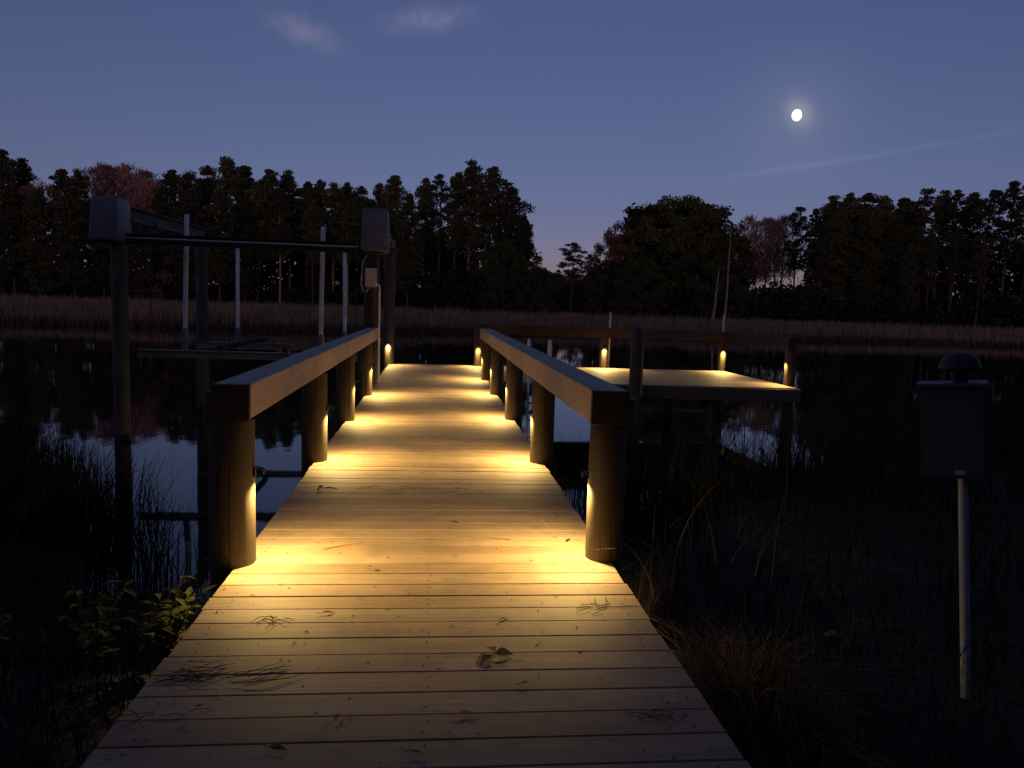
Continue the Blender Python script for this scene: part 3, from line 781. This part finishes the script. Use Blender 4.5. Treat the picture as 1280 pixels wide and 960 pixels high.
# cradle
for y, z in ((12.62, 0.31), (15.65, 0.28)):
    mb = MB(); x0, x1 = LX(XL-0.02), LX(XR-0.2)
    mb.box(x0, x1, LY(y)-0.05, LY(y)+0.05, z, z+0.012).box(x0, x1, LY(y)-0.05, LY(y)+0.05, z+0.108, z+0.12).box(x0, x1, LY(y)-0.008, LY(y)+0.008, z+0.013, z+0.107)
    mb.build('cradle_beam', M['alu'], lift)
for x in (-3.35, -2.35):
    MB().box(LX(x)-0.04, LX(x)+0.04, LY(12.45), LY(15.85), 0.445, 0.53, 0.012).build('bunk_board', M['carpet'], lift)
    MB().box(LX(x)-0.03, LX(x)+0.03, LY(12.58), LY(12.66), 0.433, 0.446).box(LX(x)-0.03, LX(x)+0.03, LY(15.6), LY(15.7), 0.40, 0.446).build('bunk_bracket', M['alu'], lift)
for x, y, zt, zs, zb, dx in ((-3.9, 12.7, 2.56, 0.78, 0.44, 0.05), (-1.8, 12.7, 2.46, 0.74, 0.44, 0.03), (-3.84, 15.58, 2.36, 0.70, 0.405, 0), (-1.79, 15.58, 2.34, 0.68, 0.405, -0.02)):
    gp = MB().tube([(LX(x)-dx, LY(y), zb), (LX(x), LY(y), zt-0.01), (LX(x), LY(y), zt)], [0.036, 0.036, 0.028], 12).build('guide_pole', M['pvc'], lift, True)
    MB().tube([(LX(x)-dx, LY(y), zb-0.02), (LX(x)-dx*0.8, LY(y), zs)], 0.048, 12).build('sleeve', M['sleeve'], gp, True)
for x, y, z in ((XL+0.2, 12.62, 0.43), (XR-0.25, 12.62, 0.43), (XL+0.2, 15.65, 0.4), (XR-0.25, 15.65, 0.4)):
    MB().tube([lp(x, y, z), lp(x, y, 2.4)], 0.006, 6).build('cable', M['cable'], lift)

# control box on the right near piling
t = empty('control_box', (-0.985, 12.1, 1.5), 'small pale electrical control box with cable loop below the right motor cover', 'control box')
MB().box(-0.085, 0.085, -0.09, 0.06, 0.015, 0.305, 0.012).build('box', M['ctl'], t)
MB().box(-0.078, 0.078, -0.1, -0.093, 0.025, 0.295, 0.003).build('cover', M['ctl'], t)
MB().tube([(-0.06, -0.03, 0.5), (-0.125, -0.06, 0.40), (-0.14, -0.07, 0.2), (-0.15, -0.07, 0.05), (-0.11, -0.07, -0.05), (-0.06, -0.06, -0.06), (-0.03, -0.05, 0.012)], 0.009, 8).build('cable', M['ctl'], t, True)
MB().tube([(0.135, -0.02, -1.46), (0.135, -0.02, -0.0), (0.12, -0.04, 0.05), (0.08, -0.05, 0.06)], 0.016, 10).build('conduit', M['pvc'], t, True)

# ------------------------------------------------------------------ box on a pole, right bank
t = empty('pole_box', (2.31, 2.93, ground_z(2.28, 2.93)-0.045), 'dark slate box with a domed cap on a pale metal pole, right bank', 'box on pole')
t.rotation_euler = (0, R(-5.2), R(-35))
zb = 0.72-ground_z(2.28, 2.93)
MB().tube([(0, 0, -0.2), (0, 0, zb+0.12)], 0.019, 14).build('pole', M['pole'], t, True)
bm = bmesh.new(); bmesh.ops.create_cube(bm, size=1)
for v in bm.verts: v.co = Vector((v.co.x*(0.238 if v.co.z < 0 else 0.245)-0.035, v.co.y*0.17+0.03, v.co.z*0.385+zb+0.165))
bmesh.ops.bevel(bm, geom=bm.edges[:], offset=0.008, segments=2, affect='EDGES'); bm.verts.index_update()
mb = MB().add([v.co for v in bm.verts], [[v.index for v in f.verts] for f in bm.faces]); bm.free()
mb.build('box', M['bluebox'], t)
MB().box(-0.168, 0.098, -0.075, 0.135, zb+0.359, zb+0.374, 0.004).build('lid', M['bluebox'], t)
MB().box(-0.03, 0.01, -0.062, -0.055, zb-0.008, zb+0.01, 0.002).build('latch', M['pole'], t)
mb = MB(); n = 20; vs = []; fs = []
prof = [(0.03, 0.0), (0.034, 0.045), (0.075, 0.052), (0.08, 0.06), (0.074, 0.085), (0.058, 0.108), (0.032, 0.122), (0.004, 0.127)]
for (rr, z) in prof:
    for k in range(n): vs.append((rr*math.cos(2*math.pi*k/n)-0.005, rr*math.sin(2*math.pi*k/n)+0.03, zb+0.375+z))
for i in range(len(prof)-1):
    for k in range(n): fs.append((i*n+k, i*n+(k+1) % n, (i+1)*n+(k+1) % n, (i+1)*n+k))
fs.append(tuple((len(prof)-1)*n+k for k in range(n)))
mb.add(vs, fs).build('domed_cap', M['dome'], t, True)

# ------------------------------------------------------------------ bank vegetation
def region(x0, x1, y0, y1, cond=None, dz=0.0):
    def f():
        while True:
            x = rng.uniform(x0, x1); y = rng.uniform(y0, y1)
            if cond is None or cond(x, y): return (x, y, max(WATER-0.1, ground_z(x, y))-0.02+dz)
    return f
off_deck = lambda x, y: abs(x) > 0.96
setp(blades(24000, region(-9, -0.96, -0.5, 8.0, lambda x, y: off_deck(x, y) and ground_z(x, y) > WATER+0.02), (0.08, 0.40), (0.003, 0.009), 0.6, M['reed'], 'bank_grass', 3, 0.5), 'short dark grass covering the left bank beside the walkway', 'grass', kind='stuff')
setp(blades(34000, region(0.97, 14, -0.5, 13, lambda x, y: ground_z(x, y) > WATER+0.02), (0.08, 0.42), (0.003, 0.010), 0.6, M['reed'], 'bank_grass', 3, 0.5), 'dark tangled grass covering the right bank beside the walkway', 'grass', kind='stuff')
def clumped(centres, sp):
    def f():
        c = centres[rng.integers(len(centres))]
        x = c[0]+rng.normal(0, sp); y = c[1]+rng.normal(0, sp)
        while abs(x) < 1.08 and y < 17: x = c[0]+rng.normal(0, sp)
        return (x, y, max(WATER-0.15, ground_z(x, y))-0.02)
    return f
cl = [(-3.0-rng.random()*4.5, 5.6+rng.random()*3.2) for _ in range(34)]+[(-3.2, 7.3), (-2.2, 6.0), (-3.7, 7.6), (-4.2, 8.0)]
setp(blades(5200, clumped(cl, 0.24), (0.4, 1.0), (0.006, 0.014), 0.22, M['reed'], 'reeds', 5, 0.6), 'dark reeds against the water on the left bank', 'reeds', kind='stuff')
cl = [(1.6+rng.random()*2.5, 6.0+rng.random()*3.5) for _ in range(16)]+[(6.4+rng.random()*5, 8.6+rng.random()*3.6) for _ in range(26)]+[(4+rng.random()*3, 8.2+rng.random()*1.6) for _ in range(6)]
setp(blades(5000, clumped(cl, 0.28), (0.4, 1.05), (0.006, 0.013), 0.33, M['reed'], 'reeds', 5, 0.6), 'dark reeds in front of the square platform on the right bank', 'reeds', kind='stuff')
# a few long dry blades arching near the right front post
setp(blades(34, clumped([(1.3, 4.6), (1.5, 4.2), (1.75, 4.4), (1.25, 5.4)], 0.16), (0.5, 0.95), (0.006, 0.012), 0.7, M['straw'], 'dry_grass_tuft', 7, 1.1), 'long dry arching grass behind the nearest right post', 'grass', kind='stuff')
setp(blades(1500, clumped([(1.06, 2.85), (1.12, 2.7), (1.2, 2.55), (1.3, 2.5), (1.16, 2.9)], 0.10), (0.08, 0.26), (0.002, 0.0055), 1.1, M['straw'], 'dead_grass_mat', 3, 0.8), 'mat of dead straw beside the right edge of the walkway', 'dead grass', kind='stuff')
setp(blades(120, clumped([(-1.05, 3.75), (-1.1, 3.55), (-1.12, 4.0)], 0.06), (0.15, 0.4), (0.004, 0.008), 0.5, M['straw'], 'grass_tuft', 5, 0.8), 'grass tuft at the foot of the nearest left post', 'grass', kind='stuff')

def leaf_shape(mb, base, d, upv, L_, W_, curl=0.2, mi=0):
    """one pointed leaf with a fold along its midrib"""
    d = d.normalized(); s = d.cross(upv).normalized(); nrm = s.cross(d)
    prof = [(0, 0.02), (0.15, 0.5), (0.35, 0.95), (0.55, 0.9), (0.78, 0.5), (1.0, 0.02)]
    vs = []; fs = []
    for t, w in prof:
        c = base+d*(L_*t)-nrm*(curl*L_*t*t)
        vs += [c+s*(w*W_*0.5)+nrm*(0.12*W_*w), c, c-s*(w*W_*0.5)+nrm*(0.12*W_*w)]
    for i in range(len(prof)-1):
        for k in (0, 1): fs.append((3*i+k, 3*i+k+1, 3*i+k+4, 3*i+k+3))
    mb.add(vs, fs, mi)

def weed(x, y, h, nst, lab):
    gz = ground_z(x, y)
    t = empty('leafy_weed', (x, y, gz), lab, 'weed', 'leafy weeds at the left deck edge', )
    st = MB(); lf = MB()
    for k in range(nst):
        a = random.uniform(0, 6.28); le = random.uniform(0.1, 0.55); hh = h*random.uniform(0.55, 1)
        pts = [Vector((math.cos(a)*le*hh*q*q, math.sin(a)*le*hh*q*q, hh*q)) for q in (0, 0.35, 0.7, 1)]
        st.tube(pts, [0.004, 0.0035, 0.003, 0.0015], 5)
        for j in range(random.randint(7, 12)):
            q = random.uniform(0.3, 1); i0 = min(2, int(q*3)); p = pts[i0].lerp(pts[i0+1], q*3-i0)
            aa = random.uniform(0, 6.28)
            leaf_shape(lf, p, Vector((math.cos(aa), math.sin(aa), random.uniform(-0.1, 0.7))), Vector((random.uniform(-.3, .3), random.uniform(-.3, .3), 1)), random.uniform(0.035, 0.085), random.uniform(0.018, 0.038), random.uniform(0, 0.5))
    st.build('stem', M['twig'], t); lf.build('leaves', M['weed'], t)
weed(-1.10, 3.22, 0.46, 10, 'leafy green weed caught by lamp light at the left edge of the walkway')
weed(-1.32, 3.1, 0.42, 8, 'lower leafy weed left of the lamp-lit one, half in the dark')
weed(-1.18, 3.5, 0.45, 6, 'leafy weed behind the lamp-lit one toward the nearest left post')
weed(-1.72, 3.0, 0.42, 6, 'dim leafy weed farthest from the walkway on the left bank')

# ------------------------------------------------------------------ litter on the boards
def fallen_leaf(x, y, L_, W_, rz, lab, z=0.004, pieces=1, mat='dead', lift=0.18):
    mb = MB()
    for k in range(pieces):
        a = rz+(k*2.1 if k else 0)
        leaf_shape(mb, Vector((0, 0, 0.004+0.006*k)), Vector((math.cos(a), math.sin(a), lift)), Vector((random.uniform(-.4, .4), random.uniform(-.4, .4), 1)), L_*(1 if k == 0 else 0.7), W_, random.uniform(0.1, 0.5))
    mb.tube([(0, 0, 0.004), (-math.cos(rz)*L_*0.3, -math.sin(rz)*L_*0.3, 0.008)], [0.0015, 0.001], 5)
    o = mb.build('fallen_leaf', M[mat]); o.location = (x, y, z); setp(o, lab, 'fallen leaf', 'leaves fallen on the boards')
    return o
fallen_leaf(0.25, 2.73, 0.10, 0.05, R(-125), 'largest curled dry leaf, on the near boards right of centre', pieces=3, mat='gold', lift=0.12)
fallen_leaf(0.32, 2.5, 0.045, 0.018, R(30), 'small dry leaf just below the largest curled one')
fallen_leaf(-0.28, 2.30, 0.04, 0.016, R(70), 'pale small leaf alone on the near left boards')
fallen_leaf(0.30, 3.05, 0.05, 0.02, R(40), 'narrow dark leaf above the largest curled one')
fallen_leaf(-0.28, 3.66, 0.055, 0.02, R(15), 'narrow leaf lying in the first bright pool of lamp light')
fallen_leaf(-0.74, 5.28, 0.11, 0.03, R(5), 'dark leaf beyond the nearest left post, by the board edge', pieces=3)
fallen_leaf(0.76, 4.12, 0.06, 0.022, R(60), 'dark leaf near the nearest right post')
fallen_leaf(0.13, 4.5, 0.05, 0.02, R(-20), 'small leaf between the two nearest posts, middle of the walkway')
fallen_leaf(-0.44, 3.13, 0.06, 0.02, R(20), 'dark folded leaf on the left boards below the bright pool')
fallen_leaf(0.10, 2.32, 0.06, 0.02, R(10), 'dark leaf on the near boards, middle')
fallen_leaf(-0.05, 2.12, 0.05, 0.02, R(-10), 'dark leaf nearest the viewer, middle of the boards')
fallen_leaf(-0.45, 2.16, 0.055, 0.02, R(-15), 'dark leaf nearest the viewer, left boards')
o = fallen_leaf(1.22, 2.83, 0.11, 0.06, R(10), 'pale broad dead leaf lying on the straw right of the walkway', z=ground_z(1.22, 2.83)+0.13, pieces=2); o['group'] = 'leaves on the bank'
o = fallen_leaf(-1.75, 2.45, 0.07, 0.04, R(40), 'pale dead leaf lying in the dark on the left bank', z=ground_z(-1.75, 2.45)+0.06, pieces=2); o['group'] = 'leaves on the bank'
o = fallen_leaf(1.9, 3.3, 0.10, 0.05, R(80), 'dim dead leaf on the right bank near the pole', z=ground_z(1.9, 3.3)+0.08, pieces=2); o['group'] = 'leaves on the bank'

def needles(x, y, n, spread, ln, rz, lab, jit=0.5):
    mb = MB()
    for _ in range(n):
        a = rz+random.gauss(0, jit); px_, py_ = random.gauss(0, spread), random.gauss(0, spread*0.5); l = ln*random.uniform(0.5, 1.1)
        z = random.uniform(0.002, 0.012); bnd = random.uniform(-0.02, 0.02)
        c, s = math.cos(a), math.sin(a)
        mb.tube([(px_-c*l/2, py_-s*l/2, z*0.6), (px_-s*bnd, py_+c*bnd, z+0.003), (px_+c*l/2, py_+s*l/2, z*0.5)], [0.0012, 0.0014, 0.0008], 4)
    o = mb.build('pine_needles', M['twig']); o.location = (x, y, 0.001); setp(o, lab, 'pine needles', 'needle clusters on the boards')
needles(-0.80, 2.62, 20, 0.075, 0.17, R(15), 'thick bunch of pine needles on the near left boards', 0.45)
needles(-0.58, 2.63, 7, 0.05, 0.2, R(35), 'sparse pine needles right of the thick bunch', 0.3)
needles(-0.63, 3.06, 9, 0.03, 0.10, R(60), 'starry little needle cluster on the left boards', 1.2)
needles(-0.85, 2.34, 5, 0.05, 0.13, R(20), 'few needles at the left edge of the near boards', 0.4)
needles(0.75, 2.30, 9, 0.05, 0.12, R(-60), 'needles on the right near boards', 0.7)
needles(0.78, 3.2, 10, 0.08, 0.11, R(10), 'scattered needles at the right edge, below the nearest post', 0.9)
needles(-0.2, 5.3, 7, 0.12, 0.12, R(5), 'scattered needles across the middle between the second posts', 0.8)
needles(0.2, 5.25, 6, 0.10, 0.12, R(10), 'needles right of middle between the nearest and second posts', 0.8)
for (x, y, l, rz, el, lab) in ((0.79, 4.6, 0.26, 100, 12, 'pale straw twig sticking up near the nearest right post'), (0.72, 4.18, 0.2, 115, 20, 'second straw twig closer to the nearest right post'), (0.45, 4.15, 0.28, 172, 2, 'long thin stem lying flat beside the straw twigs'), (-0.55, 3.98, 0.22, 25, 2, 'thin stem lying in the light of the nearest left lamp')):
    d = Vector((math.cos(R(rz))*math.cos(R(el)), math.sin(R(rz))*math.cos(R(el)), math.sin(R(el))))
    o = MB().tube([(0, 0, 0.002), d*l*0.5+Vector((0, 0, 0.004)), d*l], [0.0024, 0.002, 0.0012], 6).build('twig', M['straw']); o.location = (x, y, 0.002); setp(o, lab, 'twig', 'twigs on the boards')
# crumbs of bark and leaf
n = 620
P = np.stack([rng.uniform(-0.92, 0.92, n), 1.4+rng.random(n)**1.4*12, np.full(n, 0.0032)], 1)
a = rng.uniform(0, np.pi, n); l = rng.uniform(0.003, 0.016, n); w = rng.uniform(0.0015, 0.005, n)
dx = np.stack([np.cos(a), np.sin(a), np.zeros(n)], 1)*l[:, None]; dy = np.stack([-np.sin(a), np.cos(a), rng.uniform(0, 0.6, n)], 1)*w[:, None]
V = np.stack([P-dx, P+dy, P+dx, P-dy*np.array([1, 1, 0])], 1).reshape(-1, 3)
setp(link('leaf_crumbs', mesh_np('leaf_crumbs', V, np.arange(4*n).reshape(n, 4), M['twig'])), 'dark crumbs of bark and leaf strewn over the boards', 'debris', kind='stuff')

# ------------------------------------------------------------------ moon
bx, by, s = bearing(996, 144)
md = Vector((bx, by, s)).normalized()
bm = bmesh.new(); bmesh.ops.create_uvsphere(bm, u_segments=32, v_segments=20, radius=1); bm.verts.index_update()
mo = MB().add([v.co for v in bm.verts], [[v.index for v in f.verts] for f in bm.faces]).build('moon', M['moon'], None, True); bm.free()
mo.location = md*3000+Vector((0, 0, CAMZ)); mo.scale = (16.5, 16.5, 19.5)
setp(mo, 'bright moon low in the dusk sky above the right woods', 'moon')

# ------------------------------------------------------------------ world and light
W = bpy.data.worlds.new('World'); S.world = W; W.use_nodes = True
nt = W.node_tree; L = nt.links.new
bg = nt.nodes['Background']; bg.inputs[1].default_value = 0.12
EXPO = 3.65
GAIN = 0.12*2**EXPO
sky = node(nt, 'ShaderNodeTexSky', sky_type='NISHITA'); sky.sun_disc = False
sky.sun_elevation = R(7.0); sky.sun_rotation = R(190); sky.ozone_density = 2; sky.dust_density = 1; sky.air_density = 1
tc = node(nt, 'ShaderNodeTexCoord')
sep = node(nt, 'ShaderNodeSeparateXYZ'); L(tc.outputs['Generated'], sep.inputs[0])
# dusk tint: warmer low down, by elevation
tr = ramp(nt, [(0.0, (0.62, 0.46, 0.84)), (0.06, (0.58, 0.425, 0.83)), (0.11, (0.50, 0.395, 0.72)), (0.21, (0.52, 0.43, 0.66)), (0.36, (0.56, 0.465, 0.70))])
L(sep.outputs[2], tr.inputs[0])
mul = node(nt, 'ShaderNodeMix', data_type='RGBA', blend_type='MULTIPLY'); mul.inputs[0].default_value = 1
L(sky.outputs[0], mul.inputs[6]); L(tr.outputs[0], mul.inputs[7])
sc = node(nt, 'ShaderNodeVectorMath', operation='SCALE'); sc.inputs['Scale'].default_value = 0.1/GAIN
L(mul.outputs[2], sc.inputs[0])
cur = sc.outputs[0]
def math_(op, a, b_=None, c=None):
    n = node(nt, 'ShaderNodeMath', operation=op)
    for i, q in enumerate((a, b_, c)):
        if q is None: continue
        if isinstance(q, (int, float)): n.inputs[i].default_value = q
        else: L(q, n.inputs[i])
    return n.outputs[0]
def dotv(v):
    n = node(nt, 'ShaderNodeVectorMath', operation='DOT_PRODUCT'); L(tc.outputs['Generated'], n.inputs[0]); n.inputs[1].default_value = v
    return n.outputs['Value']
def patch(px, py, su, sv, tilt, colr, noise=None, nscale=30, namt=0.7, thr=0.35):
    """a soft streak of cloud or glow at a fixed place in the sky"""
    global cur
    a, b_, s_ = bearing(px, py); c = Vector((a, b_, s_)).normalized()
    e1 = Vector((c.y, -c.x, 0)).normalized(); e2 = e1.cross(c)
    u = e1*math.cos(R(tilt))+e2*math.sin(R(tilt)); v = e2*math.cos(R(tilt))-e1*math.sin(R(tilt))
    uu = math_('DIVIDE', dotv(u), su); vv = math_('DIVIDE', dotv(v), sv)
    if noise:
        nz = node(nt, 'ShaderNodeTexNoise'); nz.inputs['Scale'].default_value = nscale; nz.inputs['Detail'].default_value = 6
        L(tc.outputs['Generated'], nz.inputs['Vector'])
        vv = math_('ADD', vv, math_('MULTIPLY', math_('SUBTRACT', nz.outputs['Fac'], 0.5), noise))
    g = math_('EXPONENT', math_('MULTIPLY', math_('ADD', math_('MULTIPLY', uu, uu), math_('MULTIPLY', vv, vv)), -1.0))
    g = math_('MULTIPLY', g, math_('GREATER_THAN', dotv(c), 0.2))
    if noise:
        nz2 = node(nt, 'ShaderNodeTexNoise'); nz2.inputs['Scale'].default_value = nscale*2.3; nz2.inputs['Detail'].default_value = 5
        L(tc.outputs['Generated'], nz2.inputs['Vector'])
        g = math_('MULTIPLY', g, math_('MULTIPLY_ADD', math_('SUBTRACT', nz2.outputs['Fac'], 0.5), namt*3, 1.0))
        g = math_('MAXIMUM', g, 0.0)
    cm = node(nt, 'ShaderNodeVectorMath', operation='SCALE'); cm.inputs[0].default_value = [q/GAIN for q in colr]; L(g, cm.inputs['Scale'])
    ad = node(nt, 'ShaderNodeVectorMath', operation='ADD'); L(cur, ad.inputs[0]); L(cm.outputs[0], ad.inputs[1]); cur = ad.outputs[0]
patch(380, 40, 0.034, 0.012, -18, (0.07, 0.048, 0.042), noise=1.8)
patch(536, 23, 0.046, 0.013, 10, (0.062, 0.043, 0.046), noise=1.8)
patch(985, 210, 0.075, 0.0035, 7.5, (0.022, 0.02, 0.028), noise=0.8)
patch(1130, 188, 0.15, 0.003, 7.5, (0.012, 0.011, 0.016), noise=0.8)
patch(999, 141, 0.013, 0.017, 35, (0.16, 0.13, 0.09))
patch(996, 144, 0.065, 0.065, 0, (0.03, 0.026, 0.022))
L(cur, bg.inputs[0])

# faint moonlight, the only direct light left in the sky
sl = bpy.data.lights.new('moonlight', 'SUN'); sl.energy = 0.002; sl.angle = R(0.5); sl.color = (1, 0.95, 0.85)
so = bpy.data.objects.new('moonlight', sl); COL.objects.link(so)
so.rotation_euler = (-md).to_track_quat('-Z', 'Y').to_euler()

S.view_settings.view_transform = 'Standard'; S.view_settings.look = 'None'; S.view_settings.exposure = EXPO; S.view_settings.gamma = 1
S.view_settings.use_curve_mapping = False
S.cycles.use_denoising = True
try: S.cycles.denoiser = 'OPENIMAGEDENOISE'
except Exception: pass
S.cycles.max_bounces = 6; S.cycles.sample_clamp_indirect = 4
